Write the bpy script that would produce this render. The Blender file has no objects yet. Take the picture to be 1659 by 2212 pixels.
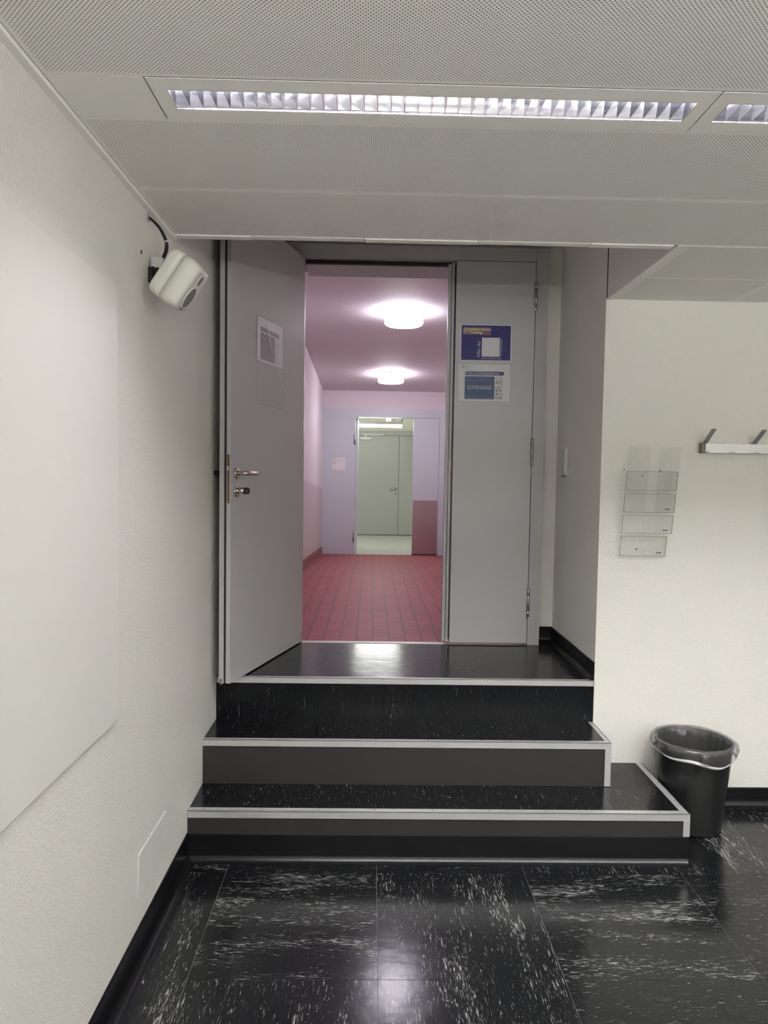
import bpy, bmesh, math, random
from mathutils import Vector, Matrix
random.seed(7)
PI = math.pi
S = bpy.context.scene
COL = S.collection

# ------------------------------------------------------------------ camera, exposure, world
cam = bpy.data.cameras.new('camera'); camo = bpy.data.objects.new('camera', cam); COL.objects.link(camo)
F = Vector((0.01764947, 0.99851645, -0.05151116)); R = Vector((0.99973542, -0.01686404, 0.01564276)); U = Vector((-0.01475087, 0.05177362, 0.9985499))
M = Matrix(((R.x, U.x, -F.x, 0), (R.y, U.y, -F.y, 0), (R.z, U.z, -F.z, 1.55), (0, 0, 0, 1)))
camo.matrix_world = M
cam.sensor_fit = 'HORIZONTAL'; cam.sensor_width = 36.0; cam.lens = 36.0 * 1520.0 / 1659.0
cam.clip_start = 0.02; cam.clip_end = 60
S.camera = camo
S.view_settings.view_transform = 'Standard'; S.view_settings.look = 'None'
S.view_settings.gamma = 1.0; S.view_settings.use_curve_mapping = False
S.view_settings.exposure = 0.95
w = bpy.data.worlds.new('world'); S.world = w; w.use_nodes = True
w.node_tree.nodes['Background'].inputs[0].default_value = (0.5, 0.5, 0.5, 1)
w.node_tree.nodes['Background'].inputs[1].default_value = 0.02
try:
    S.cycles.caustics_reflective = True; S.cycles.blur_glossy = 1.0; S.cycles.caustics_refractive = False
    S.cycles.use_denoising = True; S.cycles.max_bounces = 10; S.cycles.diffuse_bounces = 7
    S.cycles.transparent_max_bounces = 16; S.cycles.sample_clamp_indirect = 6.0
except Exception:
    pass
TUBE = 255.0       # luminaire tubes in the room
DRUM = 16.8        # drum lamps in the corridor
FILL_DOWN = 2.0         # added fill lights behind the viewer, lower side
FILL_UP = 40.0     # and their upper side
BATTEN = 42.0      # tube in the far room
TUBE_C = (1.0, 0.99, 1.0); DRUM_C = (1.0, 0.94, 1.07); BATTEN_C = (0.97, 1.0, 0.95)

# ------------------------------------------------------------------ places (metres)
XL = -0.7183                      # left wall
Y0, Y1, Y2 = 2.7531, 3.0043, 3.2685
Z1, Z2, Z3 = 0.2015, 0.3959, 0.5948
XR1, XR2, XR3 = 1.3054, 1.0644, 1.0661
YD = 3.967                        # front of the door frame
YN = 4.066                        # back of the niche
ZC = 2.3764                       # ceiling
ZS = 2.865                        # soffit above the door
YE = 2.515                        # ceiling edge
XROOM, YBACK = 4.6, -3.4
YK, YEND = 6.72, 9.9              # corridor: start of ramp, end wall
ZE = Z3 - 0.05 * (YEND - YK)      # floor at the end
ZCC = 2.888                       # corridor ceiling
CXL, CXR = -0.70, 1.25
YB = 13.15

# ------------------------------------------------------------------ materials
def new_mat(name):
    m = bpy.data.materials.new(name); m.use_nodes = True
    return m, m.node_tree.nodes, m.node_tree.links, m.node_tree.nodes['Principled BSDF']

def mat(name, col, rough=0.5, metal=0.0, spec=0.5, bump=None, var=0.0, coat=0.0):
    m, n, l, b = new_mat(name)
    b.inputs['Base Color'].default_value = (*col, 1); b.inputs['Roughness'].default_value = rough
    b.inputs['Metallic'].default_value = metal; b.inputs['Specular IOR Level'].default_value = spec
    b.inputs['Coat Weight'].default_value = coat
    tc = n.new('ShaderNodeTexCoord')
    if bump:
        sc, st, di, de = bump
        nz = n.new('ShaderNodeTexNoise'); nz.inputs['Scale'].default_value = sc; nz.inputs['Detail'].default_value = de
        l.new(tc.outputs['Object'], nz.inputs['Vector'])
        bp = n.new('ShaderNodeBump'); bp.inputs['Strength'].default_value = st; bp.inputs['Distance'].default_value = di
        l.new(nz.outputs['Fac'], bp.inputs['Height']); l.new(bp.outputs['Normal'], b.inputs['Normal'])
    if var:
        n2 = n.new('ShaderNodeTexNoise'); n2.inputs['Scale'].default_value = 9; n2.inputs['Detail'].default_value = 5
        l.new(tc.outputs['Object'], n2.inputs['Vector'])
        mx = n.new('ShaderNodeMix'); mx.data_type = 'RGBA'
        mx.inputs['A'].default_value = (*[c * (1 - var) for c in col], 1); mx.inputs['B'].default_value = (*[min(1, c * (1 + var)) for c in col], 1)
        l.new(n2.outputs['Fac'], mx.inputs['Factor']); l.new(mx.outputs['Result'], b.inputs['Base Color'])
    return m

def emit_mat(name, col, strength, base=(0.9, 0.9, 0.9)):
    m, n, l, b = new_mat(name)
    b.inputs['Base Color'].default_value = (*base, 1)
    b.inputs['Emission Color'].default_value = (*col, 1); b.inputs['Emission Strength'].default_value = strength
    b.inputs['Roughness'].default_value = 0.3
    return m

def math_node(n, l, op, a, b=None, c=None):
    k = n.new('ShaderNodeMath'); k.operation = op
    for i, v in enumerate((a, b, c)):
        if v is None: continue
        if isinstance(v, (int, float)): k.inputs[i].default_value = v
        else: l.new(v, k.inputs[i])
    return k.outputs[0]

def perforated(name, col, hole, pitch=0.0094, rad=0.0015):
    m, n, l, b = new_mat(name)
    b.inputs['Roughness'].default_value = 0.6; b.inputs['Specular IOR Level'].default_value = 0.3
    tc = n.new('ShaderNodeTexCoord'); sx = n.new('ShaderNodeSeparateXYZ'); l.new(tc.outputs['Object'], sx.inputs[0])
    u = math_node(n, l, 'DIVIDE', sx.outputs['X'], pitch); v = math_node(n, l, 'DIVIDE', sx.outputs['Y'], pitch)
    def dist(off):
        fu = math_node(n, l, 'SUBTRACT', math_node(n, l, 'FRACT', math_node(n, l, 'ADD', u, off + 200)), 0.5)
        fv = math_node(n, l, 'SUBTRACT', math_node(n, l, 'FRACT', math_node(n, l, 'ADD', v, off + 200)), 0.5)
        return math_node(n, l, 'SQRT', math_node(n, l, 'ADD', math_node(n, l, 'MULTIPLY', fu, fu), math_node(n, l, 'MULTIPLY', fv, fv)))
    d = math_node(n, l, 'MINIMUM', dist(0.0), dist(0.5))
    k = math_node(n, l, 'LESS_THAN', d, rad / pitch)
    mx = n.new('ShaderNodeMix'); mx.data_type = 'RGBA'
    mx.inputs['A'].default_value = (*col, 1); mx.inputs['B'].default_value = (*hole, 1)
    l.new(k, mx.inputs['Factor']); l.new(mx.outputs['Result'], b.inputs['Base Color'])
    return m

def streaked(name, ax, dens=0.5, rough=0.16, base=(0.0055, 0.006, 0.007), streak=(0.26, 0.262, 0.255), dim=0.045, wav=0.05, spec=0.36, pos=0.665):
    """black floor tile with light flecks running along one axis"""
    m, n, l, b = new_mat(name)
    tc = n.new('ShaderNodeTexCoord')
    def noise(sc, scale, det, rgh, dist=0.0):
        mp = n.new('ShaderNodeMapping'); mp.inputs['Scale'].default_value = sc
        l.new(tc.outputs['Object'], mp.inputs['Vector'])
        z = n.new('ShaderNodeTexNoise'); z.inputs['Scale'].default_value = scale; z.inputs['Detail'].default_value = det
        z.inputs['Roughness'].default_value = rgh; z.inputs['Distortion'].default_value = dist
        l.new(mp.outputs['Vector'], z.inputs['Vector']); return z.outputs['Fac']
    s = {'x': (0.11, 1, 0.11), 'y': (1, 0.11, 1), 'z': (1, 1, 0.07)}[ax]
    s2 = {'x': (0.2, 1, 0.2), 'y': (1, 0.2, 1), 'z': (1, 1, 0.2)}[ax]
    fine = noise(s, 230, 4.0, 0.65, 0.9)
    big = noise(s2, 11, 3.0, 0.6, 0.3)
    r1 = n.new('ShaderNodeValToRGB'); r1.color_ramp.elements[0].position = pos - 0.06 * dens; r1.color_ramp.elements[1].position = pos + 0.075 - 0.06 * dens
    thr = math_node(n, l, 'ADD', fine, math_node(n, l, 'MULTIPLY', math_node(n, l, 'SUBTRACT', big, 0.5), 0.42 * dens))
    l.new(thr, r1.inputs[0])
    mx = n.new('ShaderNodeMix'); mx.data_type = 'RGBA'
    mx.inputs['A'].default_value = (*base, 1); mx.inputs['B'].default_value = (*streak, 1)
    fine2 = noise(s, 420, 3.0, 0.6, 0.7)
    r2 = n.new('ShaderNodeValToRGB'); r2.color_ramp.elements[0].position = 0.60; r2.color_ramp.elements[1].position = 0.72
    l.new(math_node(n, l, 'ADD', fine2, math_node(n, l, 'MULTIPLY', math_node(n, l, 'SUBTRACT', big, 0.5), 0.5)), r2.inputs[0])
    m0 = n.new('ShaderNodeMix'); m0.data_type = 'RGBA'
    m0.inputs['A'].default_value = (*base, 1); m0.inputs['B'].default_value = (dim, dim, dim, 1)
    l.new(math_node(n, l, 'MULTIPLY', r2.outputs['Color'], min(1.0, dens)), m0.inputs['Factor']); l.new(m0.outputs['Result'], mx.inputs['A'])
    l.new(r1.outputs['Color'], mx.inputs['Factor']); l.new(mx.outputs['Result'], b.inputs['Base Color'])
    b.inputs['Roughness'].default_value = rough; b.inputs['Specular IOR Level'].default_value = spec
    wv = noise((1, 1, 1), 14, 2.0, 0.5); bp = n.new('ShaderNodeBump'); bp.inputs['Strength'].default_value = wav; bp.inputs['Distance'].default_value = 0.01
    l.new(wv, bp.inputs['Height']); l.new(bp.outputs['Normal'], b.inputs['Normal'])
    return m

def red_tiles():
    m, n, l, b = new_mat('red_quarry_tile')
    tc = n.new('ShaderNodeTexCoord'); mp = n.new('ShaderNodeMapping')
    mp.inputs['Location'].default_value = (0, -0.017, 0); mp.inputs['Rotation'].default_value = (0, 0, PI / 2)
    l.new(tc.outputs['Object'], mp.inputs['Vector'])
    br = n.new('ShaderNodeTexBrick'); br.offset = 0.37; br.inputs['Scale'].default_value = 1.0
    br.inputs['Brick Width'].default_value = 0.0955; br.inputs['Row Height'].default_value = 0.0962
    br.inputs['Mortar Size'].default_value = 0.0030; br.inputs['Mortar Smooth'].default_value = 0.2; br.inputs['Bias'].default_value = 0
    br.inputs['Color1'].default_value = (0.40, 0.10, 0.112, 1); br.inputs['Color2'].default_value = (0.345, 0.084, 0.093, 1)
    br.inputs['Mortar'].default_value = (0.085, 0.055, 0.065, 1)
    l.new(mp.outputs['Vector'], br.inputs['Vector']); l.new(br.outputs['Color'], b.inputs['Base Color'])
    b.inputs['Roughness'].default_value = 0.5; b.inputs['Specular IOR Level'].default_value = 0.22
    return m

def film(name, tint=(0.96, 0.96, 0.96), gloss=0.12, rough=0.08, milk=0.0, fr=0.7):
    m, n, l, b = new_mat(name); n.remove(b); out = n['Material Output']
    tr = n.new('ShaderNodeBsdfTransparent'); tr.inputs[0].default_value = (*tint, 1)
    gl = n.new('ShaderNodeBsdfGlossy'); gl.inputs['Roughness'].default_value = rough; gl.inputs[0].default_value = (1, 1, 1, 1)
    lw = n.new('ShaderNodeLayerWeight'); lw.inputs['Blend'].default_value = 0.25
    f = math_node(n, l, 'ADD', math_node(n, l, 'MULTIPLY', lw.outputs['Fresnel'], fr), gloss)
    mx = n.new('ShaderNodeMixShader'); l.new(f, mx.inputs[0]); l.new(tr.outputs[0], mx.inputs[1]); l.new(gl.outputs[0], mx.inputs[2])
    last = mx.outputs[0]
    if milk:
        df = n.new('ShaderNodeBsdfDiffuse'); df.inputs[0].default_value = (0.85, 0.85, 0.84, 1)
        m2 = n.new('ShaderNodeMixShader'); m2.inputs[0].default_value = milk
        l.new(last, m2.inputs[1]); l.new(df.outputs[0], m2.inputs[2]); last = m2.outputs[0]
    l.new(last, out.inputs['Surface']); return m

WALL_C = (0.745, 0.735, 0.685)
m_wall = mat('white_plaster', WALL_C, 0.75, spec=0.25, bump=(165, 0.6, 0.0035, 2))
m_wall_smooth = mat('white_paint', WALL_C, 0.6, spec=0.3)
m_panel = mat('smooth_white_panel', (0.755, 0.745, 0.705), 0.45, spec=0.3)
m_niche = mat('niche_plaster', (0.84, 0.825, 0.79), 0.75, spec=0.25, bump=(150, 0.3, 0.003, 3))
m_ceil = mat('ceiling_enamel', (0.90, 0.89, 0.84), 0.55, spec=0.3)
m_perf = perforated('perforated_enamel', (0.94, 0.93, 0.88), (0.12, 0.12, 0.11))
m_gap = mat('dark_gap', (0.05, 0.05, 0.05), 0.9, spec=0.1)
m_door = mat('grey_door_paint', (0.45, 0.45, 0.46), 0.42, spec=0.45, bump=(500, 0.06, 0.001, 2))
m_frame = mat('grey_frame_paint', (0.41, 0.41, 0.42), 0.4, spec=0.45)
m_far = mat('pale_grey_door_paint', (0.66, 0.72, 0.76), 0.4, spec=0.45)
m_far2 = mat('far_grey_door_paint', (0.45, 0.455, 0.43), 0.4, spec=0.45)
m_rubber = mat('black_rubber', (0.012, 0.012, 0.014), 0.55)
m_base = mat('black_skirting', (0.004, 0.004, 0.0048), 0.33, spec=0.25)
m_riser = mat('dark_riser', (0.021, 0.0195, 0.0185), 0.45, spec=0.4, var=0.15)
m_alu = mat('brushed_aluminium', (0.60, 0.60, 0.60), 0.42, metal=0.6, bump=(300, 0.05, 0.001, 2), var=0.08)
m_steel = mat('polished_steel', (0.62, 0.58, 0.52), 0.18, metal=1.0)
m_hinge = mat('hinge_steel', (0.34, 0.33, 0.32), 0.3, metal=0.9)
m_brass = mat('aged_brass', (0.30, 0.22, 0.11), 0.4, metal=0.9)
m_mirror = mat('louvre_aluminium', (0.66, 0.655, 0.72), 0.16, metal=1.0)
m_blade = mat('louvre_blade', (0.92, 0.92, 0.96), 0.1, metal=1.0)
m_white = mat('white_plastic', (0.75, 0.75, 0.74), 0.35)
m_spk = mat('speaker_white', (0.66, 0.66, 0.60), 0.4)
m_grille = mat('speaker_grille', (0.20, 0.20, 0.20), 0.5, bump=(900, 0.4, 0.001, 0))
m_black = mat('black_plastic', (0.011, 0.011, 0.0115), 0.36, spec=0.5)
m_cable = mat('black_cable', (0.012, 0.012, 0.013), 0.3)
m_tie = mat('clear_tie', (0.5, 0.5, 0.48), 0.3)
m_paper = mat('paper', (0.60, 0.60, 0.62), 0.5)
m_white2 = mat('white_card', (0.88, 0.88, 0.88), 0.5)
m_paper2 = mat('grey_paper', (0.74, 0.70, 0.75), 0.4)
m_navy = mat('poster_navy', (0.030, 0.028, 0.135), 0.4, spec=0.25)
m_mauve = mat('poster_mauve', (0.14, 0.105, 0.18), 0.4)
m_yel = mat('poster_yellow', (0.62, 0.52, 0.16), 0.4)
m_red = mat('poster_red', (0.30, 0.03, 0.035), 0.4)
m_ltxt = mat('poster_pale_text', (0.52, 0.52, 0.62), 0.4)
m_dim = mat('poster_dim_line', (0.10, 0.10, 0.30), 0.4)
m_blue = mat('notice_blue', (0.052, 0.082, 0.165), 0.4, spec=0.25)
m_ink = mat('ink', (0.06, 0.06, 0.065), 0.5)
m_fade = mat('faded_print', (0.33, 0.30, 0.345), 0.5)
m_fade2 = mat('faded_text', (0.46, 0.43, 0.47), 0.5)
m_redwall = mat('corridor_white', (0.83, 0.775, 0.785), 0.7, spec=0.25, bump=(120, 0.15, 0.002, 2))
m_dado = mat('corridor_dado', (0.66, 0.60, 0.62), 0.4, spec=0.4)
m_redskirt = mat('red_skirting', (0.26, 0.085, 0.07), 0.4)
m_redfloor = red_tiles()
m_lino = mat('grey_linoleum', (0.62, 0.64, 0.58), 0.3, var=0.04)
m_cream = mat('cream_paint', (0.80, 0.79, 0.70), 0.6)
m_kick = mat('steel_kick_plate', (0.52, 0.42, 0.43), 0.28, metal=0.85)
m_plug = mat('red_plug', (0.12, 0.03, 0.03), 0.6)
m_film = film('clear_sleeve', (0.99, 0.99, 0.99), 0.0, 0.12, 0.0, 0.03)
m_crease = mat('sleeve_crease', (0.55, 0.53, 0.56), 0.3)
m_acryl = film('clear_acrylic', (0.975, 0.977, 0.975), 0.015, 0.05, 0.0, 0.3)
m_acryl_edge = film('acrylic_edge', (0.80, 0.81, 0.79), 0.08, 0.1)
m_liner = film('plastic_liner', (0.84, 0.84, 0.85), 0.06, 0.12, 0.05, 0.5)
m_tile_x = streaked('tile_streaks_across', 'x', 1.15)
m_tile_y = streaked('tile_streaks_along', 'y', 1.0)
m_tile_x2 = streaked('tile_streaks_across_sparse', 'x', 0.62)
m_tread = streaked('tread_linoleum', 'y', 0.25, 0.17, pos=0.655, streak=(0.3, 0.3, 0.3), wav=0.09, spec=0.27)
m_riser3 = streaked('riser_linoleum', 'z', 0.25, 0.2, wav=0.05, spec=0.2, pos=0.665, streak=(0.3, 0.3, 0.3), base=(0.0045, 0.005, 0.006))
m_joint = mat('tile_joint', (0.10, 0.10, 0.10), 0.5)
m_tube = emit_mat('fluorescent_tube', TUBE_C, TUBE)
m_drum = emit_mat('opal_glass', DRUM_C, DRUM)
m_fill_down = emit_mat('fill_opal', TUBE_C, FILL_DOWN)
m_fill_up = emit_mat('fill_uplight', TUBE_C, FILL_UP)
m_batten = emit_mat('batten_tube', BATTEN_C, BATTEN)

# ------------------------------------------------------------------ mesh helpers
def BM(): return bmesh.new()

def box(bm, x0, x1, y0, y1, z0, z1, mi=0, rot=None):
    vs = [bm.verts.new((x, y, z)) for x in (x0, x1) for y in (y0, y1) for z in (z0, z1)]
    if rot is not None:
        for v in vs: v.co = rot @ v.co
    fs = []
    for q in ((0, 1, 3, 2), (4, 6, 7, 5), (0, 4, 5, 1), (2, 3, 7, 6), (0, 2, 6, 4), (1, 5, 7, 3)):
        f = bm.faces.new([vs[i] for i in q]); f.material_index = mi; fs.append(f)
    return fs

def poly(bm, pts, mi=0):
    f = bm.faces.new([bm.verts.new(p) for p in pts]); f.material_index = mi; return f

def prism(bm, prof, d, mi=0):
    """closed profile (list of 3d points) swept by the vector d"""
    a = [bm.verts.new(p) for p in prof]; b = [bm.verts.new(Vector(p) + Vector(d)) for p in prof]
    n = len(prof)
    for i in range(n):
        f = bm.faces.new((a[i], a[(i + 1) % n], b[(i + 1) % n], b[i])); f.material_index = mi
    f = bm.faces.new(a[::-1]); f.material_index = mi
    f = bm.faces.new(b); f.material_index = mi

def frame_of(ax):
    ax = Vector(ax).normalized(); t = Vector((0, 0, 1)) if abs(ax.z) < 0.9 else Vector((1, 0, 0))
    u = ax.cross(t).normalized(); return u, ax.cross(u).normalized()

def tube(bm, pts, r, seg=12, mi=0, cap=True):
    """tube along points; r number or list"""
    pts = [Vector(p) for p in pts]; rings = []
    u, v = frame_of(pts[1] - pts[0])
    for i, p in enumerate(pts):
        d = (pts[min(i + 1, len(pts) - 1)] - pts[max(i - 1, 0)]).normalized()
        u = (u - d * u.dot(d)).normalized(); v = d.cross(u)
        rr = r[i] if isinstance(r, (list, tuple)) else r
        rings.append([bm.verts.new(p + (u * math.cos(2 * PI * k / seg) + v * math.sin(2 * PI * k / seg)) * rr) for k in range(seg)])
    for a, b in zip(rings, rings[1:]):
        for k in range(seg):
            f = bm.faces.new((a[k], a[(k + 1) % seg], b[(k + 1) % seg], b[k])); f.smooth = True; f.material_index = mi
    if cap:
        f = bm.faces.new(rings[0][::-1]); f.material_index = mi
        f = bm.faces.new(rings[-1]); f.material_index = mi

def lathe(bm, prof, c=(0, 0, 0), seg=48, mi=0, ax=None, sx=1, sy=1, wob=None, closed_ends=True):
    """profile [(r, z)] turned about the z axis (or about ax)"""
    c = Vector(c); rings = []
    if ax is None: u, v, wv = Vector((1, 0, 0)), Vector((0, 1, 0)), Vector((0, 0, 1))
    else:
        wv = Vector(ax).normalized(); u, v = frame_of(wv)
    for i, (r, z) in enumerate(prof):
        ring = []
        for k in range(seg):
            a = 2 * PI * k / seg; rr, zz = r, z
            if wob: rr, zz = wob(a, r, z, i)
            ring.append(bm.verts.new(c + u * (math.cos(a) * rr * sx) + v * (math.sin(a) * rr * sy) + wv * zz))
        rings.append(ring)
    for a, b in zip(rings, rings[1:]):
        for k in range(seg):
            f = bm.faces.new((a[k], a[(k + 1) % seg], b[(k + 1) % seg], b[k])); f.smooth = True; f.material_index = mi
    if closed_ends:
        if prof[0][0] > 1e-6:
            f = bm.faces.new(rings[0][::-1]); f.material_index = mi
        if prof[-1][0] > 1e-6:
            f = bm.faces.new(rings[-1]); f.material_index = mi

MW = {}
def place(o, parent):
    if parent is not None:
        o.parent = parent; o.matrix_parent_inverse = Matrix.Identity(4)

def obj(name, bm, mats, parent=None, world=False, bevel=0.0, smooth=False, origin=None):
    """one mesh object. world=True: the vertices are given in world space"""
    if not isinstance(mats, (list, tuple)): mats = [mats]
    if world and parent is not None:
        bm.transform(MW[parent.name].inverted())
    if origin is not None: bm.transform(Matrix.Translation(-Vector(origin)))
    bmesh.ops.recalc_face_normals(bm, faces=bm.faces)
    me = bpy.data.meshes.new(name); bm.to_mesh(me); bm.free()
    for m in mats: me.materials.append(m)
    o = bpy.data.objects.new(name, me); COL.objects.link(o); place(o, parent)
    mm = (MW[parent.name] if parent is not None else Matrix.Identity(4))
    if origin is not None:
        o.location = origin; mm = mm @ Matrix.Translation(origin)
    MW[o.name] = mm
    if smooth:
        for p in me.polygons: p.use_smooth = True
    if bevel:
        b = o.modifiers.new('bevel', 'BEVEL'); b.width = bevel; b.segments = 2; b.limit_method = 'ANGLE'; b.angle_limit = 0.6
    return o

def tag(o, label, cat, group=None, kind=None):
    if label: o['label'] = label
    if cat: o['category'] = cat
    if group: o['group'] = group
    if kind: o['kind'] = kind
    return o

def thing(name, loc, label, cat, group=None, kind=None, mw=None):
    o = bpy.data.objects.new(name, None); COL.objects.link(o); o.empty_display_size = 0.05
    m = mw if mw is not None else Matrix.Translation(Vector(loc)); o.matrix_world = m; MW[o.name] = m.copy()
    return tag(o, label, cat, group, kind)

def struct(name, bm, mats, parent=None, label=None, cat=None, **k):
    o = obj(name, bm, mats, parent, **k)
    if parent is None:
        o['kind'] = 'structure'
        if label: tag(o, label, cat)
    return o

def lettering(parent, s, size, mw, m, align='LEFT', shear=0.0, bold=0.0, name='lettering', width=None):
    """flat letters as a mesh; mw: local matrix on the parent, x along the line, z out of the sheet"""
    cu = bpy.data.curves.new('letters', 'FONT'); cu.body = s; cu.size = size; cu.align_x = align; cu.shear = shear
    cu.offset = bold; cu.extrude = 0.0; cu.resolution_u = 3
    t = bpy.data.objects.new('letters', cu); COL.objects.link(t)
    bpy.context.view_layer.update()
    dg = bpy.context.evaluated_depsgraph_get()
    me = bpy.data.meshes.new_from_object(t.evaluated_get(dg))
    bpy.data.objects.remove(t); bpy.data.curves.remove(cu)
    if width:
        xs = [v.co.x for v in me.vertices]; k = width / max(1e-6, max(xs) - min(xs))
        for v in me.vertices: v.co.x *= k
    me.transform(mw); me.materials.clear(); me.materials.append(m)
    o = bpy.data.objects.new(name, me); COL.objects.link(o); place(o, parent); MW[o.name] = MW[parent.name]
    return o

# ================================================================== THE ROOM
TH = 0.12
# floor tiles: separate faces with fine joints, streaks turned from tile to tile
XT = [XL, -0.545, 0.04, 0.62, 1.242, 1.83, 2.42, 3.01, 3.6, 4.19, XROOM]
YT = [YBACK, -2.575, -1.992, -1.409, -0.826, -0.243, 0.34, 0.923, 1.506, 2.089, 2.672, 3.255, Y2]
bm = BM()
box(bm, XL, XROOM, YBACK, Y2, -0.06, -0.0012, 0)
ori = {}
for i in range(len(XT) - 1):
    for j in range(len(YT) - 1): ori[i, j] = 1 + (i + j) % 2
ori.update({(0, 9): 2, (1, 9): 1, (2, 9): 2, (3, 9): 1, (4, 9): 3, (0, 10): 1, (1, 10): 3, (2, 10): 3, (3, 10): 2, (4, 10): 2,
            (0, 8): 2, (1, 8): 2, (2, 8): 2, (3, 8): 3, (4, 8): 2, (4, 11): 2, (5, 10): 1, (5, 9): 2})
for i in range(len(XT) - 1):
    for j in range(len(YT) - 1):
        g = 0.0009
        box(bm, XT[i] + g, XT[i + 1] - g, YT[j] + g, YT[j + 1] - g, -0.0015, 0.0, ori[i, j])
struct('floor', bm, [m_joint, m_tile_x, m_tile_y, m_tile_x2])

bm = BM(); box(bm, XL - TH, XL, YBACK - TH, YN + 0.2, -0.06, ZS + 0.1)
struct('wall_left', bm, m_wall)
# wall with the waste bin: front face at Y2, its end is the side of the door niche
bm = BM()
box(bm, XR3, XROOM + TH, Y2, 4.30, -0.06, ZC + 0.02, 0)
for f in bm.faces:
    if abs(f.calc_center_median().x - XR3) < 1e-4: f.material_index = 1
struct('wall_front', bm, [m_wall, m_niche])
bm = BM(); box(bm, 0.955, XR3 + 0.1, YN, 4.30, -0.06, ZS + 0.1); box(bm, XL - 0.02, 0.96, YN, 4.25, 2.80, ZS + 0.1); box(bm, XL - 0.02, -0.44, YN, 4.25, -0.06, 2.82)
struct('wall_niche', bm, m_niche)
bm = BM(); box(bm, XL - TH, XROOM + TH, YBACK - TH, YBACK, -0.06, ZC + 0.1); struct('wall_back', bm, m_wall_smooth)
bm = BM(); box(bm, XROOM, XROOM + TH, YBACK, Y2, -0.06, ZC + 0.1); struct('wall_right', bm, m_wall_smooth)
# soffit and side panel above the steps
bm = BM()
box(bm, XL - 0.05, XR3 + 0.1, YE - 0.04, YN + 0.05, ZS, ZS + 0.05)
box(bm, XL - 0.05, XR3 + 0.1, YE - 0.05, YE - 0.02, ZC + 0.03, ZS + 0.02)
struct('ceiling_soffit', bm, m_niche)
bm = BM(); box(bm, XR3 + 0.004, XR3 + 0.03, YE - 0.02, Y2 - 0.003, ZC + 0.005, ZS); box(bm, XR3 + 0.0005, XR3 + 0.03, Y2 - 0.0028, Y2 - 0.0005, ZC + 0.005, ZS, 1); struct('trim_1', bm, [m_niche, m_gap])
bm = BM(); box(bm, XR3, XR3 + 0.1, Y2, 4.30, ZC + 0.02, ZS + 0.05); struct('wall_overdoor', bm, m_niche)

# perforated ceiling panels
ceil = thing('ceiling', (0, 0, ZC), None, None, kind='structure')
def panel(x0, x1, y0, y1, perf=True, mx=0.012, my=0.011):
    bm = BM(); g = 0.0012
    x0 += g; x1 -= g; y0 += g; y1 -= g; z = ZC
    box(bm, x0, x1, y0, y1, z, z + 0.02, 0)
    if perf:
        bm.faces.ensure_lookup_table()
        bot = [f for f in bm.faces if abs(f.calc_center_median().z - z) < 1e-5][0]
        bm.faces.remove(bot)
        o_ = [bm.verts.new(p) for p in ((x0, y0, z), (x1, y0, z), (x1, y1, z), (x0, y1, z))]
        i_ = [bm.verts.new(p) for p in ((x0 + mx, y0 + my, z), (x1 - mx, y0 + my, z), (x1 - mx, y1 - my, z), (x0 + mx, y1 - my, z))]
        for k in range(4): bm.faces.new((o_[k], o_[(k + 1) % 4], i_[(k + 1) % 4], i_[k])).material_index = 0
        bm.faces.new(i_).material_index = 1
    return obj('ceiling_panel', bm, [m_ceil, m_perf], ceil, world=True)
ROWS = [1.6135 - 1.802 * k for k in range(3)]        # luminaire rows
HW = 0.0872
XS = 1.654                                            # cross joint
xcuts = [XL + 0.018, XS + 2.46, XROOM]
def strip(y0, y1, x0=None):
    xa = xcuts[0] if x0 is None else x0
    for xb in xcuts[1:]:
        if xb > xa: panel(xa, xb, y0, y1); xa = xb
for yc in ROWS:
    for k in range(4):
        a = yc - HW - 0.407 * (k + 1); b = yc - HW - 0.407 * k
        if b > YBACK: strip(max(a, YBACK), b)
strip(1.7007, 2.108); strip(2.108, YE - 0.012)
panel(XR3 + 0.03, XROOM, YE - 0.004, 2.91, mx=0.02); panel(XR3 + 0.03, XS, 2.91, Y2 - 0.003, mx=0.02); panel(XS, XROOM, 2.91, Y2 - 0.003)
strip(YBACK, ROWS[2] - HW - 4 * 0.407) if ROWS[2] - HW - 4 * 0.407 > YBACK + 0.02 else None
for yc in ROWS: panel(xcuts[0], -0.4915, yc - HW, yc + HW, perf=False)
# dark void above the panel joints
bm = BM(); box(bm, XL, XROOM, YBACK, YE - 0.02, ZC + 0.135, ZC + 0.16); box(bm, XR3 + 0.03, XROOM, YE - 0.05, Y2, ZC + 0.06, ZC + 0.08)
obj('ceiling_void', bm, m_gap, ceil, world=True)
# edge strips along the ceiling edge and the wall angle
bm = BM()
box(bm, XL, XL + 0.019, YBACK, YE + 0.022, ZC - 0.012, ZC - 0.001)
struct('trim_2', bm, m_ceil)
xe = [XL + 0.019, -0.433, -0.0375, 0.358, 0.756, 1.052]
for k in range(5):
    bm = BM(); zz = ZC - (0.0015 if k % 2 else 0.0035)
    box(bm, xe[k] + 0.001, xe[k + 1] - 0.001, YE - 0.011, YE + 0.024, zz, ZC + 0.03)
    struct('trim_%d' % (3 + k), bm, m_ceil, bevel=0.001)
bm = BM(); box(bm, XR3, XR3 + 0.028, YE - 0.01, Y2, ZC - 0.002, ZC + 0.006); struct('trim_8', bm, m_ceil)

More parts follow.
